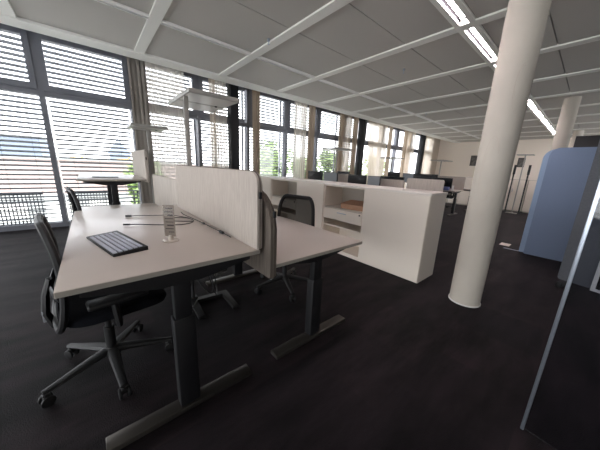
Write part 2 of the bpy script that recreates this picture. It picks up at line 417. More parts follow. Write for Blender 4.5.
# ------------------------------------------------------------------ curtains
def curtain(x0, x1, matn, label, name='curtain', amp=.05, waves=None, y=None, tie=0, grp='curtains along the windows', ztop=3.13):
    if y is None: y, amp = (5.965, min(amp,.05)) if name == 'sheer_curtain' else (5.87, min(amp,.045))
    W = x1-x0; waves = waves or max(2, W/.11); n = int(waves*10); ph = random.random()*6
    def f(u, v):
        z = .03+(ztop-.03)*v
        a = amp*(.7+.5*math.sin(u*7+ph)) * (1-.25*v)
        x = x0+W*u
        if tie: x = x0 + W*u*(1-tie*(1-v)**.8) if tie > 0 else x1 - W*(1-u)*(1+tie*(1-v)**.8)
        return (x + .012*math.sin(2*PI*waves*u*2+ph), y + a*math.sin(2*PI*waves*u+ph+.4*math.sin(v*3)), z)
    m = MB().grid(f, n, 14); o = m.build(name, Mt[matn], fix=False)
    return tag(o, label, 'curtain', grp)
curtain(.74,1.02,'gcurtain','grey gathered curtain hanging beside the large left window', waves=4, amp=.06)
curtain(1.02,1.72,'sheer','wide sheer white curtain right of the grey gathered curtain','sheer_curtain', amp=.034, waves=6.5)
curtain(2.22,2.36,'densesheer','narrow pale curtain fold hanging left of the first black column', waves=2, amp=.04)
curtain(2.36,2.66,'sheer','narrow sheer curtain against the left of the first black column','sheer_curtain', waves=4)
curtain(3.30,3.52,'curtain','beige gathered curtain just right of the first black column', waves=4, amp=.06)
curtain(4.74,5.22,'sheer','sheer curtain over the fourth window post','sheer_curtain', waves=6)
curtain(5.22,5.46,'curtain','beige gathered curtain right of the tree window', waves=4, amp=.06)
curtain(6.60,6.84,'curtain','beige curtain in front of the post before the second black column', waves=4, amp=.06)
curtain(6.84,7.35,'densesheer','sheer curtain left of the second black column','sheer_curtain', waves=6)
curtain(7.35,7.62,'curtain','beige gathered curtain touching the second black column', waves=4, amp=.06)
curtain(8.35,9.75,'densesheer','sheer curtain swept sideways past the second black column','sheer_curtain', waves=9, tie=-.3)
curtain(9.75,10.0,'curtain','beige tied curtain left of the clear far window', waves=3, amp=.06)
curtain(11.0,11.35,'curtain','beige curtain right of the clear far window', waves=3, amp=.06)
curtain(11.35,12.3,'densesheer','sheer curtain left of the farthest black column','sheer_curtain', waves=8)
curtain(13.0,15.2,'densesheer','long sheer curtain past the farthest black column','sheer_curtain', waves=16)

# ------------------------------------------------------------------ sit-stand desks
def desk(name, loc, wx, ly, h, label, rz=0, group='sit-stand desks', inset=.085):
    """origin at floor centre; wx across, ly along the feet-to-feet direction"""
    o = empty(name, loc, rz, label, 'desk', group)
    t = .024
    top = MB().box((0,0,h-t/2), (wx,ly,t), bev=.002).build('tabletop', Mt['desk'], o)
    e = MB()
    for sx in (-1,1): e.box((sx*(wx/2+.0008),0,h-t/2-.001), (.002,ly-.004,t-.004))
    for sy in (-1,1): e.box((0,sy*(ly/2+.0008),h-t/2-.001), (wx-.004,.002,t-.004))
    e.build('edge_band', Mt['deskedge'], top, smooth=False)
    MB().box((0,0,h-t-.03), (.09,ly-.30,.05), bev=.003).build('crossbar', Mt['steel'], o)
    for sy in (-1,1):
        y = sy*(ly/2-inset)
        q = [(-wx/2+.06,h-t-.001),(wx/2-.06,h-t-.001),(wx/2-.06,h-t-.018),(.09,h-t-.062),(-.09,h-t-.062),(-wx/2+.06,h-t-.018)]
        MB().prism(q, 1, y-.03, y+.03).build('bracket', Mt['steel'], o)
        lg = MB().box((0,y,.04+h*.31), (.095,.065,h*.62), bev=.006).build('leg', Mt['steel'], o)
        MB().box((0,y,h*.8), (.075,.048,h*.36), bev=.004).build('inner_leg', Mt['steel'], lg)
        MB().box((0,y,.018), (.69,.075,.028), bev=.004).build('foot', Mt['foot'], o)
        for sx in (-1,1): MB().cyl((sx*.31,y,0),(sx*.31,y,.006),.018).build('glide', Mt['black'], o)
    return o
def screen(loc0, loc1, x, z0, z1, rn, rf, matn, label, th=.036, clips=True, group='felt desk screens'):
    """felt divider standing in the plane x, from y=loc0 to y=loc1; rn/rf corner radii near/far"""
    yc = (loc0+loc1)/2
    o = empty('desk_screen', (x,yc,z0), 0, label, 'desk screen', group)
    h = z1-z0; a, b = loc0-yc, loc1-yc
    m = MB().prism(rpoly(a,0,b,h,(.01,.01,rf,rn)), 0, -th/2, th/2)
    es = [e for e in m.bm.edges if abs(e.verts[0].co.x-e.verts[1].co.x) < 1e-6]
    bmesh.ops.bevel(m.bm, geom=es, offset=.006, segments=2, profile=.5, affect='EDGES', clamp_overlap=True)
    p = m.build('felt_panel', Mt[matn], o)
    pts = [(0,u,v) for u, v in rpoly(a-.002,-.002,b+.002,h+.002,(.01,.01,rf,rn))]
    MB().tube(pts, .0028, 6, closed=True).build('seam', Mt['brownfelt'] if matn == 'beige' else Mt[matn], o)
    if clips:
        MB().box((0,a-.004,h-.12),(.016,.014,.035),bev=.003).build('clip', Mt['black'], o)
    return o

D1 = desk('desk', (.257,1.945,0), .80, 1.71, .79, 'near white desk with keyboard and card stand, dark steel legs', inset=.034)
D2 = desk('desk', (1.13,1.74,0), .80, 1.40, .705, 'lower white desk right of the ribbed beige screen, black mesh chair behind')
D3 = desk('desk', (.26,3.46,0), .80, 1.20, .64, 'low white desk right behind the near desk, in front of the raised desk')
D4 = desk('desk', (.23,4.86,0), .76, 1.36, .97, 'raised white desk with black frame close to the large left window')
screen(1.085,2.64,.652,.791,1.205,.07,.012,'beige','large ribbed beige felt screen standing on the near desk edge', th=.030)
screen(1.03,2.42,.705,.63,1.11,.20,.05,'brownfelt','taupe felt screen with round corner hung on the lower right desk', th=.04)
screen(2.74,4.04,.684,.60,1.05,.03,.02,'whitefelt','low pale felt screen along the low desk behind the large beige screen')
screen(4.16,5.50,.63,.93,1.385,.03,.03,'whitefelt','pale felt screen on the right edge of the raised desk')

# ------------------------------------------------------------------ office chair, facing +x
def office_chair(loc, rz, label):
    o = empty('office_chair', loc, rz, label, 'chair', 'black office chairs')
    b = MB().cyl((0,0,.075),(0,0,.14),.042,.032,n=20,bev=.004).build('base_hub', Mt['black'], o)
    for k in range(5):
        a = R(52.5+72*k); d = Vector((math.cos(a), math.sin(a), 0)); q = Vector((-d.y, d.x, 0))
        pts = [d*.02+Vector((0,0,.115)), d*.12+Vector((0,0,.105)), d*.24+Vector((0,0,.088)), d*.315+Vector((0,0,.078))]
        lg = MB().tube(pts, [.030,.025,.019,.016], 8, prof=(.75,1.1)).build('leg', Mt['black'], o)
        e = d*.305
        c = MB()
        for s in (-1,1): c.cyl(e+q*s*.012+Vector((0,0,.03)), e+q*s*.026+Vector((0,0,.03)), .029, n=20, bev=.005)
        c.cyl(e+Vector((0,0,.035)), e+Vector((0,0,.08)), .010, n=10)
        c.box(e+Vector((0,0,.047)), (.03,.03,.03), rot=Matrix.Rotation(a,3,'Z'), bev=.006)
        c.build('caster', Mt['black'], o)
    MB().cyl((0,0,.13),(0,0,.27),.026,n=20).cyl((0,0,.27),(0,0,.385),.015,n=16).build('gas_lift', Mt['black'], o)
    m = MB().box((-.02,0,.40),(.24,.17,.055),bev=.014).box((.0,0,.37),(.12,.09,.04),bev=.01)
    m.cyl((.02,-.09,.395),(.02,-.20,.392),.006,n=8).box((.02,-.215,.392),(.035,.04,.01),bev=.003)
    m.build('tilt_mechanism', Mt['steel'], o)
    # seat cushion, a rounded square dished lens
    m = MB(); N = 40; rings = []
    prof = [(0,.418),(.85,.418),(.97,.428),(1.0,.448),(.985,.466),(.93,.478),(.75,.485),(.4,.483),(0,.480)]
    def rp(t):
        c, s = math.cos(t), math.sin(t); e = 2/3.6
        return (.245*abs(c)**e*(1 if c >= 0 else -1)+.05, .245*abs(s)**e*(1 if s >= 0 else -1))
    for sc_, z in prof:
        ring = []
        for k_ in range(N):
            x_, y_ = rp(2*PI*k_/N); x2 = .05+(x_-.05)*sc_; y2 = y_*sc_
            zz = z + (.010*(y2/.24)**2 - (.020*((x2-.10)/.15)**2 if x2 > .10 else 0))*(1 if z > .46 else .6)
            ring.append(m.bm.verts.new((x2, y2, zz)))
        rings.append(ring)
    for r1, r2 in zip(rings[:-1], rings[1:]):
        for k_ in range(N): m.bm.faces.new((r1[k_], r1[(k_+1)%N], r2[(k_+1)%N], r2[k_]))
    bmesh.ops.remove_doubles(m.bm, verts=m.bm.verts, dist=1e-5)
    m.build('seat', Mt['blackfab'], o)
    # backrest: closed frame loop on a curved surface with a mesh stretched in it
    def back(u, v):     # u -1..1 across, v 0..1 up
        z = .42+.515*v
        x = -.285 + .030*math.sin(PI*v) + .010*v + .012*u*u
        return Vector((x+.082, .225*u*(1-.10*v*v)*(1 if v > .1 else .9+.1*v/.1), z))
    loop = []
    rpts = rpoly(-1,0,1,1,(.28,.28,.30,.30), n=5)
    # walk the outline with extra points on the long sides
    full = []
    for i_ in range(len(rpts)):
        a_, b_ = rpts[i_], rpts[(i_+1)%len(rpts)]; L_ = math.hypot(a_[0]-b_[0], a_[1]-b_[1]); st = max(1, int(L_/.16))
        for q_ in range(st): full.append((a_[0]+(b_[0]-a_[0])*q_/st, a_[1]+(b_[1]-a_[1])*q_/st))
    fr = MB().tube([back(u, v) for u, v in full], .016, 8, closed=True, prof=(1,1.2)).build('backrest', Mt['black'], o)
    ms = MB().grid(lambda a_, b_: back(-.93+1.86*a_, .03+.94*b_)+Vector((.004,0,0)), 14, 14).build('back_mesh', Mt['mesh'], fr, fix=False)
    MB().tube([back(-.9,.36)+Vector((-.012,0,0)), back(-.5,.33)+Vector((-.02,0,0)), back(0,.32)+Vector((-.025,0,0)), back(.5,.33)+Vector((-.02,0,0)), back(.9,.36)+Vector((-.012,0,0))], .016, 8, prof=(1.6,.6)).build('lumbar_support', Mt['black'], fr)
    # spine from mechanism up to the lumbar bar
    MB().tube([(-.08,0,.385),(-.15,0,.375),(-.215,0,.39),(-.235,0,.46),(-.222,0,.56),(-.198,0,.64)], [.026,.024,.024,.022,.020,.016], 8, prof=(.8,1.5)).build('back_bracket', Mt['black'], o)
    MB().box((-.238,.0,.45),(.02,.05,.06),bev=.004).build('bracket_plate', Mt['silver'], o)
    for s in (-1,1):
        ar = MB().tube([(.02,s*.10,.405),(.02,s*.22,.40),(.02,s*.262,.42),(.015,s*.268,.48),(.01,s*.268,.545)], [.018,.018,.020,.021,.019], 8, prof=(1.5,.8)).build('armrest', Mt['black'], o)
        pad = MB().box((.03,s*.265,.556),(.25,.082,.028),bev=.011,seg=3).build('arm_pad', Mt['black'], ar)
    return o
ch = office_chair((-.025,1.68,0), R(6.5), 'black office chair pushed under the near desk, seen edge-on')
copy_thing(ch, (1.43,1.88,0), R(180+16), 'black mesh-back office chair facing the lower right desk')
copy_thing(ch, (.01,3.24,0), R(8), 'black office chair at the low desk, only its slanted back showing')

# ------------------------------------------------------------------ things on the near desks
TOP = .79
kb = empty('keyboard', (.055,1.58,TOP), R(-74+90+0), 'black keyboard with pale grey keys on the near white desk', 'keyboard')
kb.rotation_euler = (0,0,R(103))
kb.location = (.060,1.59,TOP)
body = MB().prism([(-.075,.0),(.075,.0),(.075,.012),(-.072,.022),(-.075,.020)], 0, -.215, .215).bevel(.002).build('body', Mt['black'], kb)
kk = MB()
for r_ in range(6):
    yv = -.062+r_*.0215; x_ = -.205; zz = .0205-.0009*r_*.75
    sizes = {0:[.0185]*20, 5:[.022,.022,.022,.11,.022,.022,.022,.0185,.0185,.0185,.037,.0185]}.get(r_, [.0185]*20)
    for s_ in sizes:
        if x_+s_ > .208: break
        kk.box((x_+s_/2, -yv, .0235-(.0105)*((yv+.075)/.15) if False else .0145+.010*(-yv+.075)/.15*0+.010*(1-(( -yv+.075)/.15))),(s_-.0045,.0165,.006), bev=.001); x_ += s_
        if abs(x_-.085) < .01 or abs(x_-.14) < .006: x_ += .006
kk.build('keys', Mt['key'], kb)

sg = empty('card_stand', (.31,1.50,TOP), R(0), 'clear acrylic stand holding a printed card on the near desk', 'card stand')
sg.rotation_euler = (0,0,R(-38))
MB().cyl((0,0,0),(0,0,.006),.043,n=32,bev=.002).cyl((0,0,.006),(0,0,.035),.018,.009,n=20).build('stand_base', Mt['acrbase'], sg)
MB().box((0,.0,.115),(.066,.006,.188),bev=.001).build('acrylic_sleeve', Mt['acrylic'], sg)
cd = MB().box((0,0,.118),(.060,.0030,.183)).build('printed_card', Mt['paper'], sg, smooth=False)
tx = MB()
for q in range(8):
    zc = .19-.0195*q; L_ = (.04,.046,.03,.046,.044,.036,.046,.03)[q]
    for s in (-1,1): tx.box((-.023+L_/2 if s > 0 else .023-L_/2, s*.0017, zc),(L_,.0006,.0045 if q not in (2,5) else .008))
tx.build('printed_lines', Mt['ink'], cd, smooth=False)

def cable(pts, r, label, name='cable', conn=None, mt='black'):
    P_ = [Vector(p) for p in pts]; out = []
    for i in range(len(P_)-1):
        p0, p1, p2, p3 = P_[max(i-1,0)], P_[i], P_[i+1], P_[min(i+2,len(P_)-1)]
        for q in range(6):
            t = q/6; out.append(.5*((2*p1)+(-p0+p2)*t+(2*p0-5*p1+4*p2-p3)*t*t+(-p0+3*p1-3*p2+p3)*t**3))
    out.append(P_[-1]); o0 = out[0].copy()
    o = MB().tube([p-o0 for p in out], r, 6).build(name, Mt[mt], loc=tuple(o0)); tag(o, label, 'cable', 'cables')
    for (i, L_, rc) in (conn or []):
        p = out[i]-o0; d = (out[min(i+1,len(out)-1)]-out[max(i-1,0)]).normalized()
        MB().cyl(p-d*L_/2, p+d*L_/2, rc, n=10, bev=.001).build('plug', Mt['black'], o)
    return o
zc = TOP+.0095
cable([(.18,2.33,zc),(.28,2.30,zc),(.38,2.26,zc),(.47,2.22,zc),(.53,2.12,zc),(.565,2.04,zc)], .003, 'black cable lying straight across the back of the near desk', conn=[(1,.04,.008)])
cable([(.14,2.02,zc),(.22,1.98,zc),(.33,1.90,zc),(.44,1.84,zc),(.53,1.86,zc),(.57,1.96,zc),(.53,2.08,zc),(.44,2.10,zc),(.39,2.02,zc+.004),(.45,1.94,zc+.006),(.56,1.90,zc)], .0034, 'grey coiled cable in loops beside the card stand', mt='steel', conn=[(1,.04,.006)])
cable([(.58,2.32,zc),(.57,2.2,zc),(.585,2.0,zc),(.60,1.8,zc),(.605,1.62,zc),(.612,1.50,zc),(.613,1.36,zc)], .0035, 'dark cable running along the foot of the beige screen', conn=[(18,.03,.008),(30,.05,.009)])

# cable tray and fallen cables under the near desks
tr = empty('cable_tray', (.50,1.95,.60), 0, 'light metal cable tray hanging under the near desk by the screen', 'cable tray')
MB().span((-.07,-.62,0),(.07,.62,.003)).span((-.07,-.62,0),(-.067,.62,.05)).span((.067,-.62,0),(.07,.62,.07)).build('tray', Mt['foot'], tr, smooth=False)
hk = MB()
for y in (-.5,.5): hk.span((-.06,y-.01,.003),(-.055,y+.01,.165)).span((.055,y-.01,.003),(.06,y+.01,.165))
hk.build('hanger', Mt['steel'], tr, smooth=False)
for (y, s) in ((1.72,'nearer'), (2.12,'farther')):
    ps = MB().box((.50,y,.625),(.055,.30,.04),bev=.006).build('power_strip', Mt['white']); tag(ps, s+' white power strip in the tray under the near desk', 'power strip', 'power strips')
cable([(.46,1.60,.62),(.44,1.50,.52),(.50,1.46,.42),(.56,1.55,.38),(.60,1.70,.42),(.58,1.80,.58)], .005, 'black cable loop drooping lowest under the near desk')
cable([(.50,1.65,.64),(.42,1.55,.48),(.40,1.62,.32),(.46,1.75,.16),(.60,2.06,.05)], .006, 'black cable hanging down from tray to the floor stand')
cable([(.54,1.85,.64),(.60,1.72,.50),(.62,1.66,.38),(.60,1.60,.30),(.57,1.66,.44),(.56,1.78,.60)], .004, 'thin grey cable hanging in a bunch under the near desk', mt='steel')
cable([(.56,2.0,.64),(.68,1.80,.54),(.80,1.70,.50),(.95,1.70,.56),(1.08,1.78,.63)], .005, 'black cable sagging between the two near desks')
fs = empty('floor_stand', (.71,2.0,0), R(-4), 'dark metal C-shaped floor stand under the near desks', 'floor stand')
MB().prism([(-.17,-.20),(-.115,-.20),(-.115,.07),(.115,.07),(.115,-.20),(.17,-.20),(.17,.125),(-.17,.125)], 2, .004, .030).bevel(.003).build('base', Mt['black'], fs)
MB().cyl((-.14,.095,.03),(-.14,.095,.56),.016).box((-.14,.095,.045),(.07,.06,.03),bev=.006).build('post', Mt['steel'], fs)

# things on the back desks
lp = MB().box((0,0,.008),(.30,.21,.014),bev=.003).build('laptop', Mt['silver'], loc=(.16,4.62,.971)); tag(lp, 'flat closed grey laptop on the raised desk by the window', 'laptop')
MB().box((0,0,.016),(.29,.20,.002)).build('lid', Mt['greyscreen'], lp)
ms = MB().box((0,0,.014),(.07,.11,.026),bev=.012,seg=3).build('computer_mouse', Mt['black'], loc=(.21,3.32,.641)); tag(ms, 'black mouse on the low desk behind the near desk', 'mouse')

# ------------------------------------------------------------------ floor lamps
def floor_lamp(loc, rz, h, hx, hy, off, label, th=.045):
    o = empty('floor_lamp', loc, rz, label, 'floor lamp', 'standing office lamps')
    b = MB().box((0,0,.008),(.36,.30,.014),bev=.004).build('base', Mt['lamphead'], o)
    MB().box((0,0,h/2),(.055,.028,h-.02),bev=.006).build('pole', Mt['lamphead'], o)
    cx, cy = off
    hd = MB().span((cx-hx/2,cy-hy/2,h-th),(cx+hx/2,cy+hy/2,h),bev=.005).build('lamp_head', Mt['lamphead'], o)
    d = MB()
    for s in (-1,1): d.span((cx-hx/2+.02, cy+s*hy/4-hy/4+.03, h-th-.003),(cx+hx/2-.02, cy+s*hy/4+hy/4-.03, h-th+.001))
    d.build('diffuser', Mt['diffuser'], hd, smooth=False)
    MB().cyl((cx+hx/2-.12,cy,h-th-.012),(cx+hx/2-.12,cy,h-th),.016).build('sensor', Mt['black'], hd)
    return o
floor_lamp((.95,3.25,0), 0, 2.03, .60, .92, (.27,.225), 'tall white floor lamp with large flat head above the beige screen')
floor_lamp((.86,5.20,0), 0, 1.80, .52, .62, (-.03,-.1), 'slim white floor lamp beside the grey curtain and raised desk', th=.035)
floor_lamp((5.55,4.95,0), 0, 1.80, .60, .62, (0,0), 'white floor lamp before the middle windows, left of the second black column', th=.035)
floor_lamp((8.45,4.85,0), 0, 1.71, .62, .60, (0,0), 'white floor lamp before the clear far window', th=.035)
floor_lamp((10.4,3.9,0), 0, 1.72, .9, .5, (0,0), 'pale floor lamp in front of the white far wall', th=.03)
floor_lamp((11.0,1.58,0), 0, 1.95, .30, .42, (0,0), 'floor lamp at the low cabinets right of the round column', th=.03)

# ------------------------------------------------------------------ cabinet run behind the desks
CX, CD, CH_ = 2.70, .42, 1.0
def carcass(m, y0, y1, back=True):
    t = .018
    m.span((CX,y0,.0),(CX+CD,y0+t,CH_)); m.span((CX,y1-t,.0),(CX+CD,y1,CH_))
    m.span((CX+.001,y0+t,.0),(CX+CD,y1-t,.05)); m.span((CX+.001,y0+t,CH_-t),(CX+CD,y1-t,CH_))
    m.span((CX+CD-t,y0+t,.05),(CX+CD,y1-t,CH_-t)); return m
def cabinet(y0, y1, kind, label):
    o = empty('cabinet', (0,0,0), 0, label, 'cabinet', 'cabinets in the dividing run'); c = ((CX+CD/2),(y0+y1)/2,0); o.location = c
    def put(mb, n, mt, par=o):
        ob = mb.build(n, Mt[mt], par, smooth=False)
        for v in ob.data.vertices: v.co -= Vector(c)
        return ob
    put(carcass(MB(), y0, y1), 'body', 'cab')
    if kind == 'closed':
        put(MB().span((CX-.018,y0+.002,.03),(CX-.001,y1-.002,CH_-.003)), 'door', 'cab')
    else:
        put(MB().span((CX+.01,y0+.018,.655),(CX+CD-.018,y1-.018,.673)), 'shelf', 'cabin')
        put(MB().span((CX+.012,y0+.018,.385),(CX+CD-.018,y1-.018,.403)), 'shelf', 'cab')
        dr = put(MB().span((CX-.006,y0+.021,.50),(CX+.012,y1-.021,.652)).span((CX+.012,y0+.03,.50),(CX+CD-.06,y0+.042,.63)).span((CX+.012,y1-.042,.50),(CX+CD-.06,y1-.03,.63)).span((CX+.012,y0+.042,.50),(CX+CD-.06,y1-.042,.505)), 'drawer', 'cab')
        ym = (y0+y1)/2
        put(MB().span((CX-.016,ym-.08,.606),(CX-.006,ym+.08,.616)), 'handle', 'alu', dr)
        put(MB().cyl((CX-.014,y0+.055,.635),(CX-.006,y0+.055,.635),.011), 'lock', 'black', dr)
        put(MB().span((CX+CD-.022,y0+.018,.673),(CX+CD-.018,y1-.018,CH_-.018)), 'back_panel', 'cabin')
    return o
cabinet(1.05,1.86,'closed','light grey cabinet with closed front at the near end of the run')
cabinet(1.862,2.60,'open','open cabinet with a drawer and a cardboard box on its shelf')
cabinet(2.602,3.25,'closed','light grey closed cabinet between the two open ones')
cabinet(3.252,4.05,'open','open cabinet with a drawer, partly behind the mesh chair')
cabinet(4.052,4.86,'closed','last cabinet of the run, half hidden by the beige screen')
t_ = MB().span((CX-.022,1.045,1.0005),(CX+CD+.01,4.865,1.025),bev=.002).build('cabinet_worktop', Mt['cabtop']); tag(t_, 'long white top slab lying over the row of cabinets', 'worktop')
bx = empty('cardboard_box', (2.93,2.13,.673), R(4), 'low brown cardboard box on the shelf of the open cabinet', 'box')
MB().prism([(-.13,0),(.13,0),(.13,.10),(-.13,.065)], 1, -.21, .21).build('body', Mt['card'], bx)
MB().prism([(-.134,.055),(-.134,.069),(.134,.106),(.134,.088)], 1, -.214, .214).build('lid', Mt['card'], bx)

# ------------------------------------------------------------------ workstations behind the cabinets
for (x, y, ly, wx, label) in ((4.15,2.45,1.7,.75,'white desk hidden low behind the near end of the cabinets'), (4.15,4.2,1.7,.75,'white desk with two monitors behind the far cabinets'),
                          (4.90,2.60,1.45,.60,'white desk on the far side of the first felt screens, nearer the carpet aisle'), (4.97,4.2,1.7,.75,'white desk on the far side of the first felt screens, nearer the windows')):
    desk('desk', (x,y,0), wx, ly, .74, label)
def fscreen(x, y0, y1, z1, mt, label, z0=.742): return screen(y0, y1, x, z0, z1, .02, .02, mt, label, clips=False)
fscreen(4.56,1.61,2.25,1.12,'whitefelt','pale felt screen rising above the near end of the cabinet top')
fscreen(4.56,2.31,2.88,1.075,'beige','beige felt screen between two black monitors behind the cabinets')
fscreen(4.56,3.64,4.1,1.12,'beige','small beige felt screen behind the middle of the cabinets')
def monitor(x, y, zt, wd, ht, label, rz=PI, mt='screen', zd=.74):
    """screen faces local +x"""
    o = empty('monitor', (x,y,zd), rz, label, 'monitor', 'monitors on the desks')
    h = zt-zd
    MB().box((0,0,h-ht/2),(.03,wd,ht),bev=.005).build('housing', Mt['black'], o)
    MB().box((.0155,0,h-ht/2),(.002,wd-.02,ht-.02)).build('display', Mt[mt], o, smooth=False)
    MB().tube([(-.02,0,h-ht/2),(-.06,0,h-ht/2-.02),(-.07,0,.02)], .016, 10).build('stand', Mt['steel'], o)
    MB().box((-.06,0,.007),(.18,.24,.012),bev=.003).build('stand_base', Mt['steel'], o)
    return o
monitor(4.22,4.42,1.16,.50,.30,'black monitor at the left end above the cabinets')
monitor(4.22,3.90,1.155,.42,.30,'grey-looking monitor right of the leftmost black monitor', mt='greyscreen')
monitor(4.20,3.14,1.135,.46,.30,'black monitor rising above the middle of the cabinet top')
monitor(4.20,2.735,1.13,.28,.30,'blue-grey narrow monitor beside the middle black monitor', mt='greyscreen')
monitor(4.90,2.76,1.125,.54,.28,'wide black monitor above the beige screen behind the cabinets')
ph = MB().box((0,0,.03),(.09,.14,.06),bev=.008).box((-.01,0,.09),(.02,.13,.12),rot=Matrix.Rotation(R(-15),3,'Y'),bev=.004).build('desk_phone', Mt['black'], loc=(4.2,2.08,.741)); tag(ph, 'black desk phone behind the cabinet top, left of the pale screen', 'phone')

# second bench, farther away
for (x, y, label) in ((6.50,3.48,'white desk of the second bench, aisle side'), (6.55,4.95,'white desk of the second bench, window side')):
    desk('desk', (x,y,0), .60, 1.40, .74, label)
monitor(6.5,3.62,1.215,.36,.22,'small black monitor between the tall curtains and the beige screen')
monitor(6.5,3.20,1.195,.30,.24,'grey monitor left of the farthest black column foot', mt='greyscreen')
monitor(6.5,5.45,1.16,.52,.26,'black monitor low in front of the second black column')
monitor(6.5,2.80,1.12,.44,.26,'black monitor just behind the top of the pale screen')
# third bench
d_ = desk('desk', (8.4,3.12,0), .8, 1.25, .75, 'white desk with a blue box, left of the near round column')
desk('desk', (10.05,3.20,0), .8, 1.3, .75, 'farthest white desk with dark leg just left of the round column')
monitor(8.35,2.98,1.10,.52,.30,'black monitor on the desk left of the round column', zd=.75)
monitor(8.5,3.62,1.19,.80,.16,'long black monitor rim seen above the others', zd=.75)
fscreen(8.78,2.52,3.7,1.14,'beige','beige felt screen right of the far black monitor', z0=.752)
bk = MB().box((0,0,.05),(.12,.30,.10),bev=.004).build('file_box', mat('blue_box', (90,100,140), .6), loc=(8.02,2.82,.751)); tag(bk, 'small blue file box on the desk left of the round column', 'box')
pp = MB().box((0,0,.075),(.02,.05,.15),bev=.003).build('paper_stack', Mt['white'], loc=(8.1,2.60,.751)); tag(pp, 'white upright card on the desk left of the round column', 'card')
copy_thing(ch, (7.85,3.05,0), R(0), 'black chair at the far desk left of the round column')
copy_thing(ch, (9.6,3.3,0), R(10), 'black chair at the farthest desk by the low cabinets')
# orange and coloured clutter on the far bench
for (y, c_, s) in ((3.02,(214,140,70),'orange'),(2.90,(120,130,60),'green')):
    o = MB().box((0,0,.05),(.10,.09,.10),bev=.01).build('small_box', mat('clutter_'+s, c_, .6), loc=(6.3,y,.741+.0)); tag(o, 'small %s box on the second bench' % s, 'box')

# low cabinets in front of the far wall
yy_ = .62
for q in range(6):
    y0 = yy_+q*.80
    o = empty('low_cabinet', (11.75,y0+.39,0), 0, 'beige low cabinet before the far wall, %s from the right' % ORD[q], 'cabinet', 'low cabinets before the far wall')
    MB().box((0,0,.58),(.45,.785,1.10),bev=.004).box((0,0,.015),(.40,.76,.03)).build('body', Mt['cabin'], o)
    for s in (-1,1):
        d = MB().box((-.235,s*.196,.58),(.018,.385,1.08),bev=.003).build('door', Mt['wall'], o)
        MB().box((-.25,s*.03,.75),(.012,.012,.12)).build('handle', Mt['alu'], d)
# black stands by the low cabinets
def stand(x, y, h, label):
    o = empty('post_stand', (x,y,0), 0, label, 'post', 'slim black posts')
    MB().cyl((0,0,0),(0,0,.02),.15,n=24).build('base', Mt['black'], o)
    MB().cyl((0,0,.02),(0,0,h),.022).build('pole', Mt['black'], o)
    MB().cyl((0,0,h-.32),(0,0,h),.034,n=20,bev=.004).build('grip_sleeve', Mt['black'], o)
    return o
stand(11.15,1.42,1.62,'tall slim black post before the low cabinets')
stand(11.2,1.80,1.62,'slim black post half hidden by the round column')
def picture(x, y, z, w_, h_, label):
    o = empty('picture', (x,y,z), 0, label, 'picture', 'framed pictures')
    MB().span((-.02,-w_/2,-h_/2),(0,w_/2,h_/2)).build('frame', Mt['black'], o, smooth=False)
    MB().span((-.024,-w_/2+.03,-h_/2+.03),(-.02,w_/2-.03,h_/2-.03)).build('print', Mt['photo'], o, smooth=False)
picture(15.495,4.2,1.95,.36,.52,'dark framed picture on the far wall left of the round column')
picture(15.495,2.32,1.88,.26,.42,'dark framed picture on the far wall right of the round column')
# floor plate near the blue screen
o = MB().span((-.10,-.07,0),(.10,.07,.006)).build('floor_box', Mt['cab'], loc=(5.72,.80,.0005)); tag(o, 'small pale floor outlet cover on the carpet by the blue screen', 'floor outlet')
o = MB().span((-.008,-.14,0),(.008,.14,.006)).build('floor_strip', Mt['alu'], loc=(5.42,.63,.0005)); tag(o, 'thin metal strip on the carpet at the foot of the blue screen', 'floor strip')

# ------------------------------------------------------------------ blue acoustic screen, grey panel, glass
a0 = math.atan2(-.45, -.09)
bl = empty('acoustic_screen', (5.28,.49,0), 0, 'tall blue fabric acoustic screen with rounded corner right of the round column', 'acoustic screen')
m = MB().prism(rpoly(-1.35,.012,0,1.67,(.01,.01,.11,.02), n=8), 0, 0, .06)
es = [e for e in m.bm.edges if abs(e.verts[0].co.x-e.verts[1].co.x) < 1e-6]
bmesh.ops.bevel(m.bm, geom=es, offset=.012, segments=3, profile=.5, affect='EDGES', clamp_overlap=True)
m.build('front_panel', Mt['blue'], bl)
m = MB().prism(rpoly(-1.35,.012,.07,1.66,(.01,.01,.14,.02), n=8), 0, .075, .13)
m.build('back_panel', Mt['lightblue'], bl)
MB().span((.055,-1.3,.012),(.08,-.02,1.6)).build('seam', Mt['greyfelt'], bl)
for fy in (-.4,-1.2): MB().span((.02,fy,0),(.14,fy+.06,.0119)).build('foot', Mt['black'], bl)
gp = empty('room_divider', (4.15,.03,0), R(-14), 'dark grey fabric partition panel beside the blue screen', 'partition')
MB().prism(rpoly(-1.6,.07,0,1.95,(.03,.03,.06,.03)), 0, -.03, .03).build('felt_panel', Mt['greyfelt'], gp)
for fy in (-.06,-1.5): MB().box((0,fy,.035),(.30,.05,.069),bev=.01).build('foot', Mt['black'], gp)
fb = empty('framed_display', (3.95,-.42,.07), R(-14), 'black rectangle in a white frame standing against the grey partition', 'display')
MB().span((-.02,-.26,0),(.0,.20,.34)).build('white_frame', Mt['white'], fb, smooth=False)
MB().span((-.024,-.22,.035),(-.019,.165,.305)).build('black_panel', Mt['screen'], fb, smooth=False)
MB().span((-.05,-.18,-.07),(.03,-.14,.0)).span((-.05,.09,-.07),(.03,.13,.0)).build('foot', Mt['black'], fb)
gs = empty('glass_screen', (1.51,-.02,0), R(-4), 'tall glass partition with a thin aluminium edge at the right of the picture', 'glass partition')
MB().span((-.007,-.012,.0),(.007,.002,2.10),bev=.003).build('edge_profile', Mt['alu'], gs)
MB().span((-.004,-1.3,.01),(.004,-.012,2.09)).build('glass_pane', Mt['tint'], gs, smooth=False)
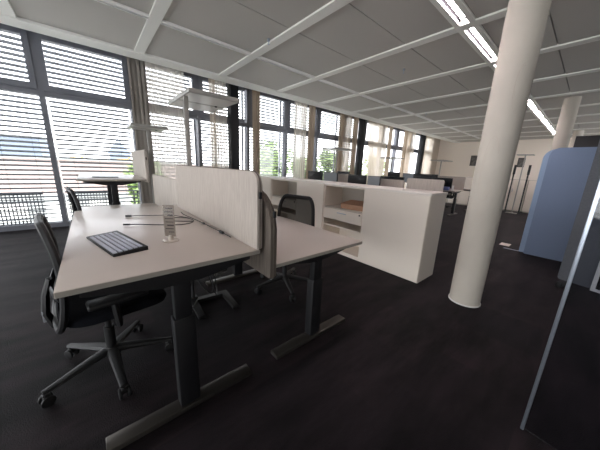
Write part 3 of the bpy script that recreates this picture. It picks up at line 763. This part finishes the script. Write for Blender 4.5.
# wall display beyond the blue screen
dp = empty('wall_display', (7.0,-.35,0), 0, 'large black display on a stand behind the blue screen', 'display')
MB().box((0,0,1.72),(.05,1.42,.58),bev=.008).build('housing', Mt['black'], dp)
MB().box((0,0,.75),(.06,.10,1.45)).box((0,0,.012),(.5,.6,.024),bev=.005).build('stand', Mt['steel'], dp)

# ------------------------------------------------------------------ outside
o = MB().span((X0-3,6.3,-.30),(X1+3,7.6,-.14)).build('balcony_floor', Mt['extwhite']); struct(o)
rl_ = empty('balcony_railing', (6,7.2,-.14), 0, 'metal mesh balcony railing outside the windows', 'railing')
for q, (xa, xb) in enumerate([(-4.2+1.25*1.0*k-.05, -4.2+1.25*k+.85+.0) for k in range(0, 14)]):
    xa += .03+2.55-2.5; xb += 2.55-2.5
    m = MB(); za, zb = .03, .63
    m.span((xa-6,-.012,zb-.02),(xb-6,.012,zb+.012)); m.span((xa-6,-.008,za),(xb-6,.008,za+.015))
    x = xa
    while x < xb: m.span((x-6-.009,-.004,za),(x-6+.009,.004,zb)); x += .052
    z = za+.05
    while z < zb: m.span((xa-6,-.0045,z-.008),(xb-6,.0045,z+.008)); z += .062
    m.build('mesh_panel', Mt['rail'], rl_, smooth=False)
po = MB()
for k in range(0, 15): po.span((-4.2+1.25*k-.06-6, -.02, 0), (-4.2+1.25*k-.03-6, .02, .64))
po.build('post', Mt['rail'], rl_, smooth=False)
struct(MB().span((-120,7.6,-9.2),(160,200,-9)).build('ground', Mt['ground']))
# long pink building across the street
b = empty('building', (0,25,-9), 0, 'long pinkish building across the street seen through the blinds', 'building')
MB().span((-40,0,0),(12.4,10,7.6)).build('lower_wall', Mt['extwhite'], b, smooth=False)
MB().span((-40,0,7.6),(12.4,10,10.05)).build('upper_wall', Mt['facade'], b, smooth=False)
MB().span((-40.2,-.2,10.05),(12.6,10.2,10.22)).build('roof_edge', Mt['extwhite'], b, smooth=False)
wn_ = MB()
for k in range(22): wn_.span((-38+2.35*k,-.03,5.2),(-38+2.35*k+1.5,.02,7.0))
wn_.build('window_band', Mt['ground'], b, smooth=False)
b = empty('building', (-22,62,-9), 0, 'distant blue-grey building rising above the pink one', 'building')
MB().span((-20,0,0),(16,12,13.2)).build('wall', Mt['extgrey'], b, smooth=False)
MB().span((-20.3,-.3,13.2),(16.3,12.3,13.6)).build('roof', Mt['extwhite'], b, smooth=False)
tw = empty('church_tower', (4.9,62,-9), 0, 'small pale tower with pointed roof far outside the left window', 'building')
MB().span((-1.6,-1.6,0),(1.6,1.6,11.2)).build('wall', Mt['extgrey'], tw, smooth=False)
MB().cyl((0,0,11.2),(0,0,14.2),2.1,.05,n=4).build('spire', Mt['extgrey'], tw, smooth=False)
for (x, s) in ((-.7,'left'),(2.1,'right')):
    c = empty('excavator', (x*2,50,-9), 0, '%s of the two small yellow machines on the far roof line' % s, 'vehicle', 'yellow machines')
    MB().box((0,0,10.0),(1.3,1.2,.7),bev=.1).build('cabin', Mt['yellow'], c)
    MB().span((-.5,-.5,0),(.5,.5,9.7)).build('base', Mt['extgrey'], c, smooth=False)
    MB().tube([(.3,0,10.1),(1.1,0,10.6),(1.5,0,9.9)], .10, 6).build('arm', Mt['yellow'], c)
def tree(x, y, top, rad, label, n=2600, lw=.28):
    o = empty('tree', (x,y,-9), 0, label, 'tree', 'trees outside the windows'); H_ = top+9
    MB().tube([(0,0,0),(.1,0,H_*.35),(-.1,.1,H_*.7)], [.35,.28,.14], 8).build('trunk', Mt['bark'], o)
    m = MB(); cs = [(random.uniform(-1,1)*rad*.6, random.uniform(-1,1)*rad*.6, H_-rad*1.1+random.uniform(-1.2,.45)*rad, rad*random.uniform(.35,.6)) for _ in range(16)]
    for _ in range(n):
        cx, cy, cz, r_ = random.choice(cs); v = Vector((random.gauss(0,1), random.gauss(0,1), random.gauss(0,1))).normalized()*r_*random.uniform(.6,1)
        p = Vector((cx,cy,cz))+v; a = Vector((random.gauss(0,1),random.gauss(0,1),random.gauss(0,1))).normalized(); b_ = a.orthogonal().normalized()
        s = lw*random.uniform(.6,1.3); m.quad(p-a*s, p-b_*s*.6, p+a*s, p+b_*s*.6)
    m.build('foliage', Mt['leaf'], o, fix=False, smooth=False)
tree(3.2,21.5,1.5,1.6,'small tree seen low through the left window by the grey curtain', 1800)
tree(16.6,25,5.0,2.7,'large leafy tree seen in the window right of the first black column')
tree(23.6,27,4.2,2.3,'pale leafy tree behind the sheer curtain edge')
tree(29.3,27,4.6,2.4,'leafy tree seen in the window left of the third beige curtain')
tree(43,28,5.2,3.4,'leafy tree seen just right of the second black column')
tree(35.5,27,2.4,2.4,'low leafy tree partly behind the second black column')
